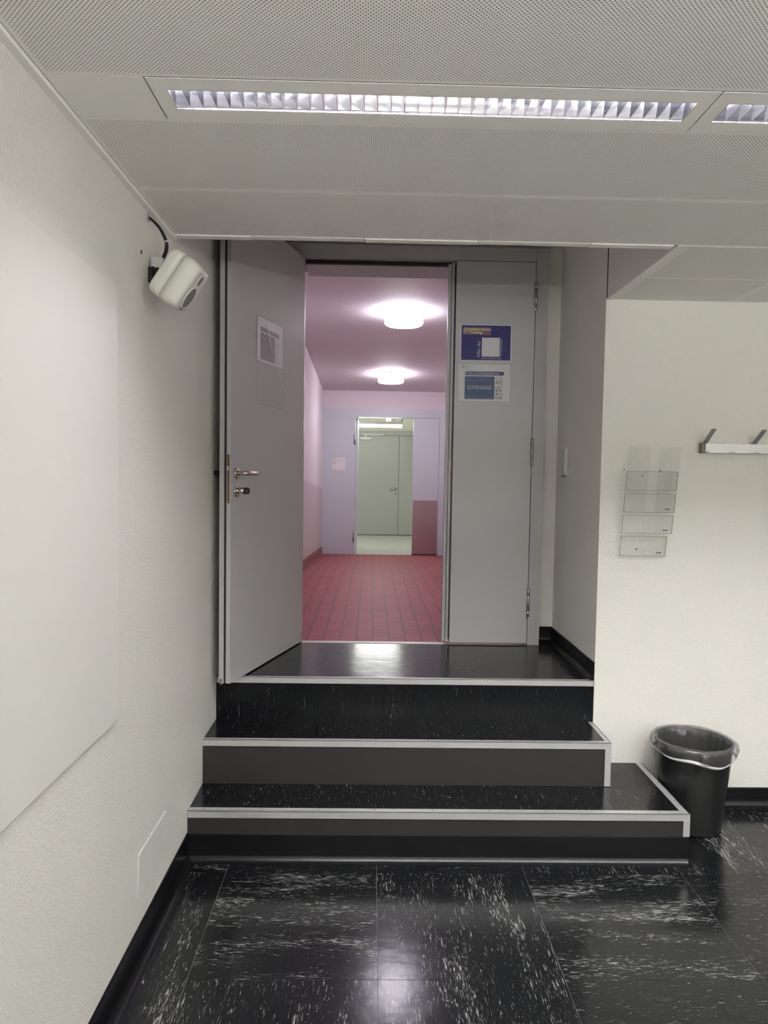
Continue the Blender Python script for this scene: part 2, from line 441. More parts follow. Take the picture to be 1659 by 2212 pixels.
# skirtings with a cove foot
def cove(p0, d, n, h, t=0.006, r=0.028):
    n = Vector(n); z = Vector((0, 0, 1)); p0 = Vector(p0)
    pr = [(0, 0), (0, h), (t * 0.7, h), (t, h - 0.003), (t, r)]
    for k in range(1, 6):
        a = PI / 2 * k / 5; pr.append((t + r * (1 - math.cos(a)), r - r * math.sin(a) + 0.0008))
    pr.append((t + r, 0))
    return [p0 + n * a + z * b for a, b in pr], d
def skirting(name, *runs):
    bm = BM()
    for p0, d, n, h, t, r in runs:
        pr, dd = cove(p0, d, n, h, t, r); prism(bm, pr, dd)
    return struct(name, bm, m_base)
skirting('baseboard_left', ((XL, YBACK, 0), (0, Y0 - YBACK, 0), (1, 0, 0), 0.114, 0.006, 0.03))
skirting('baseboard_front', ((XR1, Y2, 0), (XROOM - XR1, 0, 0), (0, -1, 0), 0.087, 0.006, 0.03))
skirting('baseboard_right', ((XROOM, YBACK, 0), (0, Y2 - YBACK, 0), (-1, 0, 0), 0.09, 0.006, 0.03))
skirting('baseboard_niche', ((XR3, Y2 + 0.004, Z3), (0, YN - Y2 - 0.004, 0), (-1, 0, 0), 0.088, 0.006, 0.022),
         ((0.968, YN, Z3), (XR3 - 0.968, 0, 0), (0, -1, 0), 0.088, 0.006, 0.022))

# ================================================================== STEPS
XS0 = XL + 0.0015
st = thing('staircase', (0.3, Y0, 0), 'three black steps with aluminium edges leading up to the grey double door', 'stairs')
G = 0.0
# solid treads
NT = 0.0022
def tread(name, x0, x1, y0, y1, z, m=m_tread):
    bm = BM(); box(bm, x0, x1, y0, y1, z - 0.03, z); return obj(name, bm, m, st, world=True)
tread('tread', XS0, XR1 - 0.004, Y0 + 0.005, Y2 - 0.001, Z1)
tread('tread', XS0, XR2 - 0.004, Y1 + 0.005, Y2 + 0.02, Z2)
tread('tread', XS0, XR3 - 0.001, Y2 + 0.005, 3.985, Z3)
bm = BM(); box(bm, 0.935, XR3 - 0.001, 3.985, YN - 0.001, Z3 - 0.03, Z3); obj('tread', bm, m_tread, st, world=True)
def riser(x0, x1, y, z0, z1, m, ye):
    bm = BM(); box(bm, x0, x1, y, ye, z0, z1); return obj('riser', bm, m, st, world=True)
riser(XS0, XR1 - 0.004, Y0 + 0.004, 0.1, Z1 - 0.03, m_riser, Y2 - 0.001)
riser(XS0, XR2 - 0.004, Y1 + 0.004, Z1, Z2 - 0.03, m_riser, Y2 + 0.02)
riser(XS0, XR3 - 0.001, Y2 + 0.003, Z2, Z3 - 0.03, m_riser3, Y2 + 0.06)
# plinth of the bottom step with a cove foot, turning round its free end
bm = BM()
pr, d = cove((XS0, Y0 + 0.004, 0), (XR1 - 0.004 - XS0, 0, 0), (0, -1, 0), 0.109, 0.003, 0.026); prism(bm, pr, d)
pr, d = cove((XR1 - 0.004, Y0 + 0.004, 0), (0, Y2 - Y0 - 0.01, 0), (1, 0, 0), 0.109, 0.003, 0.02); prism(bm, pr, d)
box(bm, XS0, XR1 - 0.004, Y0 + 0.004, Y2 - 0.002, 0, 0.1)
obj('plinth', bm, m_base, st, world=True)
# aluminium nosings with screws
def nosing(x0, x1, y, z, front=0.027, top=0.03, screws=True, side=None):
    bm = BM()
    box(bm, x0, x1, y, y + top, z - 0.001, z + NT)
    box(bm, x0, x1, y, y + 0.0045, z - front, z + NT)
    if side:
        yb, lo = side
        box(bm, x1 - top, x1, y + top, yb, z - 0.001, z + NT)
        box(bm, x1 - 0.0045, x1, y + 0.0045, yb, z - front, z + NT)
        box(bm, x1 - 0.027, x1, y - 0.0006, y + 0.004, lo, z - front + 0.001)
        box(bm, x1 - 0.0045, x1, y, y + 0.03, lo, z - front + 0.001)
    o = obj('nosing', bm, m_alu, st, world=True, bevel=0.0008)
    if screws:
        s = BM(); x = x0 + 0.06
        while x < x1 - 0.05:
            lathe(s, [(0.0, 0.0006), (0.0026, 0.0004), (0.0028, 0.0)], (x, y + 0.019, z + NT), 10); x += 0.23
        if side:
            yy = y + 0.12
            while yy < side[0] - 0.05:
                lathe(s, [(0.0, 0.0006), (0.0026, 0.0004), (0.0028, 0.0)], (x1 - 0.012, yy, z + NT), 10); yy += 0.17
        obj('screw', s, m_gap, o, world=True)['kind'] = 'stuff'
    return o
nosing(XL + 0.002, XR1, Y0, Z1, 0.027, 0.031, side=(Y2 - 0.002, 0.11))
nosing(XL + 0.002, XR2, Y1, Z2, 0.027, 0.022, side=(Y2, Z1 + 0.002))
nosing(XL + 0.004, XR3 - 0.002, Y2, Z3, 0.026, 0.02)

# ================================================================== DOOR
# frame
bm = BM()
box(bm, 0.8995, 0.968, YD, YN + 0.005, Z3, 2.8254)
box(bm, -0.455, -0.404, YD, YN + 0.005, Z3, 2.8254)
box(bm, -0.404, 0.8995, YD, YN + 0.005, 2.7515, 2.8254)
struct('trim_9', bm, m_frame, bevel=0.0015)
bm = BM()   # rebate with its gasket
box(bm, -0.392, 0.905, YD + 0.062, YN + 0.19, 2.728, 2.80); box(bm, 0.88, 0.96, YD + 0.062, YN + 0.19, Z3, 2.75); box(bm, -0.445, -0.412, YD + 0.062, YN + 0.19, Z3, 2.75)
struct('trim_10', bm, m_frame)
bm = BM(); box(bm, -0.389, 0.43, YD + 0.045, YD + 0.0615, 2.732, 2.752); struct('trim_11', bm, m_rubber)
bm = BM(); box(bm, -0.388, 0.424, YD + 0.002, YD + 0.036, Z3 - 0.002, Z3 + 0.0035); box(bm, 0.424, 0.897, YD + 0.002, YD + 0.036, Z3 - 0.002, Z3 + 0.001, 1)
struct('trim_12', bm, [m_alu, m_hinge], bevel=0.001)

# standing leaf with hinges
d2 = thing('door_2', (0.67, YD, Z3), None, None, kind='structure')
tag(d2, 'narrow closed grey door leaf carrying the two notices', 'door')
bm = BM(); box(bm, 0.4535, 0.8965, YD, YD + 0.05, Z3 + 0.010, 2.7485); obj('door_panel', bm, m_door, d2, world=True, bevel=0.0012)
bm = BM(); box(bm, 0.432, 0.452, YD + 0.014, YD + 0.05, Z3 + 0.012, 2.744); box(bm, 0.412, 0.431, YD + 0.030, YD + 0.06, Z3 + 0.014, 2.738)
obj('door_rebate', bm, m_frame, d2, world=True, bevel=0.0012)
bm = BM(); box(bm, 0.446, 0.4545, YD + 0.006, YD + 0.02, Z3 + 0.03, 2.74); obj('gasket', bm, m_rubber, d2, world=True)
bm = BM(); box(bm, 0.4305, 0.4318, YD + 0.016, YD + 0.03, 1.41, 1.64); obj('strike_plate', bm, m_brass, d2, world=True)
for za, zb in ((2.481, 2.640), (1.617, 1.773), (0.759, 0.919)):
    bm = BM(); q = 0.0005; x = 0.8985; y = YD - 0.006; L = zb - za
    for a, b in ((0, 0.22), (0.226, 0.77), (0.776, 1)):
        tube(bm, [(x, y, za + L * a + q), (x, y, za + L * a + 0.002), (x, y, za + L * b - 0.002), (x, y, za + L * b - q)], [0.0075, 0.0085, 0.0085, 0.0075], 16)
    obj('hinge', bm, m_hinge, d2, world=True)

# open leaf: local x runs from the lock edge to the hinges, y into the leaf
ang = math.atan2(0.96001, 0.279965)
LM = Matrix.Translation((-0.629, 3.144, Z3)) @ Matrix.Rotation(ang, 4, 'Z')
d1 = thing('door_1', None, 'grey door leaf standing open into the room beside the left wall', 'door', kind='structure', mw=LM)
LH = 2.7485 - Z3; LW = 0.862
def lp(name, bm, m, **k): return obj(name, bm, m, d1, **k)
bm = BM(); box(bm, 0, LW, 0, 0.021, 0.006, LH); lp('door_panel', bm, m_door, bevel=0.001)
bm = BM(); box(bm, -0.010, LW - 0.01, 0.029, 0.05, 0.006, LH); lp('door_rebate', bm, m_door, bevel=0.001)
bm = BM(); box(bm, -0.002, LW - 0.005, 0.0208, 0.0292, 0.006, LH - 0.001); lp('gasket', bm, m_rubber)
bm = BM(); box(bm, -0.0125, -0.0098, 0.033, 0.043, 0.003, 0.028); box(bm, -0.0135, -0.0105, 0.036, 0.040, 0.002, 0.022); lp('drop_seal', bm, m_hinge)
zh, zk, sh = 1.551 - Z3, 1.468 - Z3, 0.053
bm = BM()
tube(bm, [(-0.0012, 0.0105, 1.421 - Z3), (0.0004, 0.0105, 1.421 - Z3)], 0.006, 12)
box(bm, -0.0012, 0.0006, 0.0045, 0.0165, 1.421 - Z3, 1.63 - Z3); tube(bm, [(-0.0012, 0.0105, 1.63 - Z3), (0.0004, 0.0105, 1.63 - Z3)], 0.006, 12)
lk = lp('lock_plate', bm, m_brass)
bm = BM(); box(bm, -0.010, -0.001, 0.006, 0.0155, 1.563 - Z3, 1.582 - Z3); obj('latch', bm, m_alu, lk)
bm = BM()
lathe(bm, [(0.0, 0.008), (0.022, 0.008), (0.0255, 0.006), (0.026, 0.0)], (sh, 0, zh), 32, ax=(0, -1, 0))
ro = lp('handle_rose', bm, m_steel)
bm = BM(); pts = [(sh, -0.004, zh)]
for k in range(7):
    a = PI / 2 * k / 6; pts.append((sh + 0.022 * (1 - math.cos(a)), -0.032 - 0.022 * math.sin(a), zh))
pts += [(sh + 0.06, -0.0545, zh), (sh + 0.095, -0.054, zh)]
for k in range(1, 5):
    a = PI / 2 * k / 5; pts.append((sh + 0.095 + 0.012 * math.sin(a), -0.054 + 0.012 * (1 - math.cos(a)), zh))
tube(bm, pts, 0.0095, 16); lp('door_handle', bm, m_steel)
bm = BM(); lathe(bm, [(0.0, 0.007), (0.022, 0.007), (0.025, 0.005), (0.0255, 0.0)], (sh, 0, zk), 32, ax=(0, -1, 0)); lp('cylinder_rose', bm, m_steel)
bm = BM(); lathe(bm, [(0.012, 0.0), (0.012, 0.008), (0.0148, 0.010), (0.0148, 0.044)], (sh, 0, zk + 0.004), 28, ax=(0, -1, 0)); kn = lp('lock_knob', bm, m_steel)
bm = BM(); lathe(bm, [(0.0152, 0.044), (0.0155, 0.046), (0.0155, 0.058), (0.0135, 0.062), (0.0, 0.062)], (sh, 0, zk + 0.004), 28, ax=(0, -1, 0)); obj('knob_cap', bm, m_rubber, kn)

# ================================================================== CORRIDOR
bm = BM()
yk0 = 3.985
pts = [(CXL - 0.3, yk0, Z3), (CXR + 0.2, yk0, Z3), (CXR + 0.2, YK, Z3), (CXL - 0.3, YK, Z3)]
def fz(y): return Z3 - 0.05 * max(0, y - YK)
def cz(y): return ZCC - 0.05 * max(0, y - YK)
box(bm, -0.42, 0.93, yk0, 4.24, Z3 - 0.05, Z3)
prism(bm, [(CXL - 0.3, 4.24, Z3), (CXL - 0.3, YK, Z3), (CXL - 0.3, YEND + 0.01, fz(YEND + 0.01)), (CXL - 0.3, YEND + 0.01, fz(YEND) - 0.1), (CXL - 0.3, 4.24, Z3 - 0.1)], (CXR - CXL + 0.6, 0, 0))
struct('floor_corridor', bm, m_redfloor)
bm = BM()
prism(bm, [(CXL - 0.3, 4.25, ZCC), (CXL - 0.3, YK, ZCC), (CXL - 0.3, YEND + 0.05, cz(YEND + 0.05)), (CXL - 0.3, YEND + 0.05, ZCC + 0.1), (CXL - 0.3, 4.25, ZCC + 0.1)], (CXR - CXL + 0.6, 0, 0))
struct('ceiling_corridor', bm, mat('corridor_ceiling', (0.66, 0.61, 0.63), 0.7, spec=0.2))
DH = 0.92
def corridor_wall(name, x, t):
    bm = BM()
    for ya, yb in ((4.05, YK), (YK, YEND + 0.1)):
        for h0, h1, mi in ((-0.05, DH, 1), (DH, None, 0)):
            za0, zb0 = fz(ya) + h0, fz(yb) + h0
            za1, zb1 = (fz(ya) + h1, fz(yb) + h1) if h1 else (cz(ya) + 0.05, cz(yb) + 0.05)
            prism(bm, [(x, ya, za0), (x, yb, zb0), (x, yb, zb1), (x, ya, za1)], (t, 0, 0), mi)
    return struct(name, bm, [m_redwall, m_dado])
corridor_wall('wall_corridor_left', CXL, -0.1); corridor_wall('wall_corridor_right', CXR, 0.1)
def red_skirt(name, x, n):
    bm = BM()
    for ya, yb in ((4.25, YK), (YK, YEND)):
        a = [(x, ya, fz(ya)), (x, yb, fz(yb)), (x, yb, fz(yb) + 0.105), (x, ya, fz(ya) + 0.105)]
        prism(bm, a, (n, 0, 0))
    return struct(name, bm, m_redskirt)
red_skirt('baseboard_corridor_left', CXL, 0.012); red_skirt('baseboard_corridor_right', CXR, -0.012)
bm = BM(); box(bm, CXL - 0.3, -0.44, 4.25, 4.26, Z3 - 0.05, ZCC + 0.05); box(bm, 0.955, CXR + 0.2, 4.25, 4.31, Z3 - 0.05, ZCC + 0.05); box(bm, -0.44, 0.955, 4.16, 4.262, 2.752, ZCC + 0.05)
struct('wall_corridor_near', bm, m_redwall)
# end wall and its grey door set
bm = BM(); box(bm, CXL - 0.05, CXR + 0.1, YEND, YEND + 0.12, 2.485, ZCC); struct('wall_corridor_end', bm, m_redwall)
bm = BM()
box(bm, CXL, -0.241, YEND - 0.004, YEND + 0.16, ZE - 0.02, 2.485); box(bm, 0.938, CXR, YEND - 0.004, YEND + 0.16, ZE - 0.02, 2.485); box(bm, -0.241, 0.938, YEND - 0.004, YEND + 0.16, 2.366, 2.485)
struct('trim_13', bm, m_far)
d3 = thing('door_3', (0.75, YEND, ZE), 'pale grey fixed leaf with steel kick plate at the corridor end', 'door', kind='structure')
bm = BM(); box(bm, 0.572, 0.934, YEND + 0.002, YEND + 0.05, ZE + 0.012, 2.361); obj('door_panel', bm, m_far, d3, world=True)
bm = BM(); box(bm, 0.577, 0.926, YEND - 0.001, YEND + 0.002, ZE + 0.014, 1.21); obj('kick_plate', bm, m_kick, d3, world=True)
bm = BM(); box(bm, 0.572, 0.936, YEND + 0.012, YEND + 0.04, ZE - 0.01, ZE + 0.011); obj('bottom_seal', bm, m_rubber, d3, world=True)
d5 = thing('door_5', (-0.24, YEND + 0.1, ZE), 'edge of the open grey leaf at the corridor end', 'door', kind='structure')
bm = BM(); box(bm, -0.262, -0.215, YEND + 0.165, YEND + 0.95, ZE + 0.01, 2.361); obj('door_panel', bm, m_far, d5, world=True)
for zz in (0.68, 2.05):
    bm = BM(); tube(bm, [(-0.252, YEND - 0.012, zz - 0.07), (-0.252, YEND - 0.012, zz + 0.07)], 0.009, 12); obj('hinge', bm, m_hinge, d5, world=True)
bm = BM(); box(bm, -0.236, -0.214, YEND + 0.15, YEND + 0.1655, 1.27, 1.37); obj('lock_plate', bm, m_white, d5, world=True)

# far room
bm = BM(); box(bm, -1.6, 2.0, YEND + 0.012, YB + 0.1, ZE - 0.1, ZE + 0.0015); struct('floor_far_room', bm, m_lino)
bm = BM(); box(bm, -1.7, 2.1, YB + 0.03, YB + 0.15, ZE - 0.1, 3.1); struct('wall_far_room_end', bm, m_cream)
bm = BM(); box(bm, -1.7, -1.6, YEND + 0.16, YB + 0.1, ZE - 0.1, 3.1); struct('wall_far_room_left', bm, m_cream)
bm = BM(); box(bm, 2.0, 2.1, YEND + 0.16, YB + 0.1, ZE - 0.1, 3.1); struct('wall_far_room_right', bm, m_cream)
bm = BM(); box(bm, -1.7, 2.1, YEND + 0.12, YB + 0.1, 3.0, 3.1); struct('ceiling_far_room', bm, m_cream)
bm = BM(); box(bm, -1.7, CXL, YEND + 0.12, YEND + 0.2, ZE - 0.1, 3.05); box(bm, CXR, 2.1, YEND + 0.12, YEND + 0.2, ZE - 0.1, 3.05); box(bm, CXL, CXR, YEND + 0.125, YEND + 0.2, 2.486, 3.05)
struct('wall_far_room_near', bm, m_cream)
d4 = thing('door_4', (0.3, YB, ZE), 'closed grey double door with a closer in the far room', 'door', kind='structure')
bm = BM(); box(bm, -0.9, 1.05, YB - 0.05, YB + 0.05, 2.30, 2.385); box(bm, -0.98, -0.9, YB - 0.05, YB + 0.05, ZE, 2.385); box(bm, 1.05, 1.13, YB - 0.05, YB + 0.05, ZE, 2.385)
box(bm, -0.98, 1.13, YB - 0.065, YB - 0.05, 2.36, 2.387)
obj('door_frame', bm, m_far2, d4, world=True)
bm = BM(); box(bm, -0.9, 0.493, YB - 0.03, YB + 0.02, ZE + 0.012, 2.294); obj('door_panel', bm, m_far2, d4, world=True)
bm = BM(); box(bm, 0.499, 1.05, YB - 0.03, YB + 0.02, ZE + 0.012, 2.294); obj('door_panel', bm, m_far2, d4, world=True)
bm = BM(); box(bm, -0.9, 1.05, YB - 0.01, YB + 0.0, ZE + 0.0015, ZE + 0.012); box(bm, 0.493, 0.499, YB - 0.01, YB, ZE, 2.29); obj('gasket', bm, m_rubber, d4, world=True)
bm = BM(); box(bm, -0.224, -0.026, YB - 0.085, YB - 0.03, 2.214, 2.254); cl = obj('door_closer', bm, m_white, d4, world=True, bevel=0.004)
bm = BM(); box(bm, -0.19, 0.197, YB - 0.085, YB - 0.051, 2.297, 2.318); box(bm, -0.14, -0.11, YB - 0.075, YB - 0.065, 2.25, 2.30); obj('closer_arm', bm, m_white, cl, world=True, bevel=0.003)
bm = BM(); tube(bm, [(0.44, YB - 0.03, 1.307), (0.44, YB - 0.075, 1.307), (0.43, YB - 0.08, 1.307), (0.33, YB - 0.08, 1.307)], 0.011, 12); lathe(bm, [(0.0, 0.008), (0.026, 0.008), (0.026, 0)], (0.44, YB - 0.03, 1.307), 20, ax=(0, -1, 0)); obj('door_handle', bm, m_steel, d4, world=True)
bm = BM(); lathe(bm, [(0.0, 0.01), (0.022, 0.01), (0.022, 0)], (0.44, YB - 0.03, 1.225), 20, ax=(0, -1, 0)); obj('lock_cylinder', bm, m_steel, d4, world=True)

# ================================================================== LIGHTS OF THE PLACE AND ADDED FILL
# recessed louvre luminaires
LX0, LX1 = -0.4905, 0.7345
OX0, OX1, OY0, OY1 = -0.456, 0.7015, -0.0405, 0.0405
def make_luminaire():
    """origin: centre of the row line, x as in the first luminaire"""
    t = thing('ceiling_light', (0, ROWS[0], ZC), None, 'ceiling light', 'recessed louvre lights')
    bm = BM(); z0, z1 = -0.0012, 0.0; g = 0.0012
    box(bm, LX0 + g, OX0, -HW + g, HW - g, z0, z1); box(bm, OX1, LX1 - g, -HW + g, HW - g, z0, z1)
    box(bm, OX0, OX1, -HW + g, OY0, z0, z1); box(bm, OX0, OX1, OY1, HW - g, z0, z1)
    obj('light_frame', bm, m_ceil, t)
    bm = BM(); e = 0.0022; z0, z1 = -0.0009, 0.0004
    box(bm, OX0, OX1, OY0, OY0 + e, z0, z1); box(bm, OX0, OX1, OY1 - e, OY1, z0, z1); box(bm, OX0, OX0 + e, OY0 + e, OY1 - e, z0, z1); box(bm, OX1 - e, OX1, OY0 + e, OY1 - e, z0, z1)
    obj('shadow_gap', bm, m_hinge, t)  # dark strip standing in for the shadow gap round the opening
    bm = BM()                          # housing
    prf = []
    H = 0.078
    for k in range(9):
        z = 0.046 * k / 8; prf.append((math.sqrt(max(0.0001, 4 * 0.0083 * (0.0503 - z))), z))
    prf.append((0.0085, 0.060))
    rings = [[bm.verts.new((x, y, z)) for (y, z) in prf] for x in (OX0, OX1)]
    rings2 = [[bm.verts.new((x, -y, z)) for (y, z) in prf] for x in (OX0, OX1)]
    for rr in (rings, rings2):
        for k in range(9):
            f = bm.faces.new((rr[0][k], rr[0][k + 1], rr[1][k + 1], rr[1][k])); f.smooth = True
    bm.faces.new((rings[0][-1], rings[1][-1], rings2[1][-1], rings2[0][-1]))
    for e in (0, 1):
        bm.faces.new([v for v in rings[e]] + [v for v in rings2[e]][::-1])
    o = obj('reflector', bm, m_mirror, t)
    sm = o.modifiers.new('shell', 'SOLIDIFY'); sm.thickness = 0.0015; sm.offset = 1
    bm = BM(); N = 38                   # cross blades, wider towards the top, notched round the tube
    def RY(z): return math.sqrt(max(0.0001, 4 * 0.0083 * (0.0503 - z))) - 0.0008
    half = [(RY(0.001), 0.001), (RY(0.012), 0.012), (RY(0.022), 0.022), (RY(0.032), 0.032), (0.0165, 0.032), (0.0145, 0.0235), (0.009, 0.0188)]
    prof_b = half + [(-y, z) for y, z in half[::-1]]
    for k in range(1, N):
        x = OX0 + (OX1 - OX0) * k / N
        va = [bm.verts.new((x - 0.0005 - 2.2 * z * z, y, z)) for y, z in prof_b]; vb = [bm.verts.new((x + 0.0005 + 2.2 * z * z, y, z)) for y, z in prof_b]
        n_b = len(prof_b)
        for i in range(n_b): bm.faces.new((va[i], va[(i + 1) % n_b], vb[(i + 1) % n_b], vb[i]))
        for vv in (va, vb):
            for i in range(6): bm.faces.new((vv[i], vv[i + 1], vv[n_b - 2 - i], vv[n_b - 1 - i]))
    obj('louvre', bm, m_blade, t)
    bm = BM(); tube(bm, [(OX0 + 0.015, 0, 0.0345), (OX1 - 0.015, 0, 0.0345)], 0.0125, 16); obj('light_tube', bm, m_tube, t)
    for x in (OX0 + 0.002, OX1 - 0.017):
        bm = BM(); box(bm, x, x + 0.013, -0.012, 0.012, 0.028, 0.055); obj('lamp_holder', bm, m_white, t)
    return t
L0 = make_luminaire()
L0['label'] = 'long recessed ceiling light with bright louvre, whole in view'
def copy_tree(o, parent=None):
    c = o.copy(); COL.objects.link(c); c.parent = parent
    for ch in list(o.children): copy_tree(ch, c)
    return c
for i in (1, 2):
    c = copy_tree(L0); c.location = (i * 1.225, ROWS[0], ZC)
    c['label'] = 'short visible end of the next recessed ceiling light, beside the whole one' if i == 1 else 'recessed ceiling light farthest from the left wall in the front row'
# unseen fill lights added behind the viewer to brighten ceiling and walls
def fill_pendant():
    t = thing('fill_light', (0.2, -1.25, 1.68), 'long added fill light hanging unseen behind the viewer', 'fill light', 'added fill lights behind the viewer')
    bm = BM(); box(bm, -0.6, 0.6, -0.085, 0.085, 0.0, 0.03); obj('lamp_body', bm, m_white, t)
    bm = BM(); box(bm, -0.58, 0.58, -0.075, 0.075, -0.012, 0.0); obj('lower_diffuser', bm, m_fill_down, t)
    bm = BM(); box(bm, -0.58, 0.58, -0.075, 0.075, 0.03, 0.042); obj('upper_diffuser', bm, m_fill_up, t)
    for x in (-0.5, 0.5):
        bm = BM(); tube(bm, [(x, 0, 0.04), (x, 0, ZC - 1.68)], 0.002, 6); obj('suspension_wire', bm, m_alu, t)
    return t
P0 = fill_pendant()
for x, y in ((1.7, -1.25), (3.2, -1.25), (0.2, -2.6), (1.7, -2.6), (3.2, -2.6)):
    c = copy_tree(P0); c.location = (x, y, 1.68)

def drum(y, x, label):
    t = thing('ceiling_lamp', (x, y, cz(y)), label, 'lamp', 'round corridor ceiling lamps')
    r = 0.157
    bm = BM(); lathe(bm, [(0.128, 0.0), (0.132, -0.004), (0.132, -0.024), (0.128, -0.026)], seg=48); obj('lamp_base', bm, m_alu, t)
    bm = BM(); lathe(bm, [(0.128, -0.027), (0.140, -0.027)], seg=64, closed_ends=False); obj('lamp_rim', bm, m_alu, t)
    bm = BM(); lathe(bm, [(0.140, -0.0275), (0.150, -0.030), (r, -0.037), (r, -0.092), (0.153, -0.102), (0.142, -0.109), (0.12, -0.113), (0.0, -0.116)], seg=64, closed_ends=False); obj('lamp_shade', bm, m_drum, t)
    return t
drum(5.81, 0.24, 'round white ceiling lamp nearer to the door in the pink corridor')
drum(8.65, 0.212, 'smaller looking round ceiling lamp at the far end of the pink corridor')

bl = thing('batten_light', (0.0, 11.0, 2.39), 'bare fluorescent batten light hanging in the room beyond the corridor', 'light')
bm = BM(); box(bm, -0.75, 0.466, 10.97, 11.03, 2.345, 2.392); obj('housing', bm, m_alu, bl, world=True)
bm = BM(); tube(bm, [(-0.74, 11.0, 2.322), (0.452, 11.0, 2.322)], 0.021, 14); obj('light_tube', bm, m_batten, bl, world=True)
for x in (-0.55, 0.332):
    bm = BM(); box(bm, x - 0.011, x + 0.011, 10.99, 11.01, 2.392, 3.0); obj('hanger', bm, m_alu, bl, world=True)
bm = BM(); tube(bm, [(0.45, 11, 2.392), (0.455, 11, 2.42), (0.475, 11, 2.46), (0.475, 11, 3.0)], 0.006, 8); obj('cable', bm, m_rubber, bl, world=True)
sb = thing('junction_box', (0.25, 11.6, 3.0), 'white box hanging behind the batten light', 'box')
bm = BM(); box(bm, 0.21, 0.30, 11.56, 11.64, 2.43, 2.55); obj('box_body', bm, m_white, sb, world=True, bevel=0.004)
bm = BM(); box(bm, 0.245, 0.265, 11.59, 11.61, 2.55, 3.0); obj('hanger', bm, m_alu, sb, world=True)

# ================================================================== THINGS ON THE LEFT WALL
bm = BM(); box(bm, XL, XL + 0.009, 0.55, 1.979, 0.849, 2.06); tag(obj('wall_board', bm, m_panel, origin=(XL, 1.2, 0.849)), 'large smooth white panel mounted flat on the left wall', 'panel')
cp = thing('cover_plate', (XL, 2.31, 0.2), 'small blank white cover plate low on the left wall', 'cover plate')
bm = BM(); box(bm, XL, XL + 0.0025, 2.165, 2.464, 0.203, 0.346); obj('plate', bm, m_panel, cp, world=True)
for y, z in ((2.185, 0.335), (2.445, 0.335), (2.21, 0.212)):
    bm = BM(); lathe(bm, [(0.0, 0.001), (0.003, 0.001), (0.0035, 0)], (XL + 0.0025, y, z), 12, ax=(1, 0, 0)); obj('screw', bm, m_white, cp, world=True)
bm = BM(); lathe(bm, [(0.0, 0.0015), (0.006, 0.0015), (0.0065, 0.0)], (XL, 2.209, 2.223), 16, ax=(1, 0, 0)); tag(obj('wall_plug', bm, m_plug, origin=(XL, 2.209, 2.223)), 'tiny dark red plug in the wall beside the speaker', 'wall plug')
bm = BM(); lathe(bm, [(0.011, 0.0), (0.011, 0.03), (0.009, 0.036), (0.0, 0.038)], (XL, 3.221, 1.55), 20, ax=(1, 0, 0)); tag(obj('door_stop', bm, m_rubber, origin=(XL, 3.221, 1.55)), 'small dark door stop on the wall behind the open door leaf', 'door stop')

# loudspeaker: local x = front, y = width, z = height
n_ = Vector((0.81683, -0.0085, -0.57681)).normalized(); h_ = Vector((0.57488, -0.07108, 0.81515)); h_ = (h_ - n_ * h_.dot(n_)).normalized(); w_ = h_.cross(n_)
SC = Vector((-0.608, 2.23, 2.1445))
SM = Matrix(((n_.x, w_.x, h_.x, SC.x), (n_.y, w_.y, h_.y, SC.y), (n_.z, w_.z, h_.z, SC.z), (0, 0, 0, 1)))
SM = SM @ Matrix.Diagonal((0.87, 1.0, 1.13, 1.0))
sp = thing('loudspeaker', None, 'small white loudspeaker tilted down on a bracket below the ceiling edge', 'loudspeaker', mw=SM)
def rounded_box(x0, x1, yw, zw, r, taper=0.0, nx=1):
    """box along x with rounded y/z corners"""
    def ring(x, s, rr):
        out = []
        for cy, cz_, a0 in ((yw - rr, zw - rr, 0), (-yw + rr, zw - rr, 90), (-yw + rr, -zw + rr, 180), (yw - rr, -zw + rr, 270)):
            for k in range(7):
                a = math.radians(a0 + 15 * k); out.append((x, (cy + rr * math.cos(a)) * s, (cz_ + rr * math.sin(a)) * s))
        return out
    return ring
def loft(bm, rings, caps=True):
    rv = [[bm.verts.new(p) for p in r] for r in rings]
    for a, b in zip(rv, rv[1:]):
        for k in range(len(a)):
            f = bm.faces.new((a[k], a[(k + 1) % len(a)], b[(k + 1) % len(b)], b[k])); f.smooth = True
    if caps: bm.faces.new(rv[0][::-1]); bm.faces.new(rv[-1])
ring = rounded_box(0, 0, 0.058, 0.070, 0.022)
bm = BM(); loft(bm, [ring(-0.060, 0.80, 0.022), ring(-0.058, 0.88, 0.022), ring(-0.050, 0.945, 0.022), ring(-0.034, 0.975, 0.022), ring(-0.0085, 1.0, 0.022)]); obj('cabinet_back', bm, m_spk, sp)
bm = BM(); loft(bm, [ring(-0.0075, 1.0, 0.022), ring(0.020, 0.99, 0.022), ring(0.044, 0.955, 0.022), ring(0.055, 0.90, 0.022), ring(0.060, 0.84, 0.022), ring(0.062, 0.76, 0.022)]); obj('cabinet_front', bm, m_spk, sp)
bm = BM(); loft(bm, [ring(-0.010, 0.985, 0.022), ring(-0.006, 0.985, 0.022)]); obj('cabinet_seam', bm, m_fade, sp)
bm = BM(); lathe(bm, [(0.0, 0.0640), (0.009, 0.0636), (0.012, 0.0628), (0.026, 0.0642), (0.0295, 0.0650), (0.0315, 0.0635)], (0, 0, -0.022), 32, ax=(1, 0, 0), closed_ends=False); obj('woofer', bm, m_grille, sp)
bm = BM(); lathe(bm, [(0.0305, 0.0635), (0.0318, 0.0662), (0.0332, 0.0658), (0.0345, 0.061)], (0, 0, -0.022), 32, ax=(1, 0, 0), closed_ends=False); obj('woofer_rim', bm, m_spk, sp)
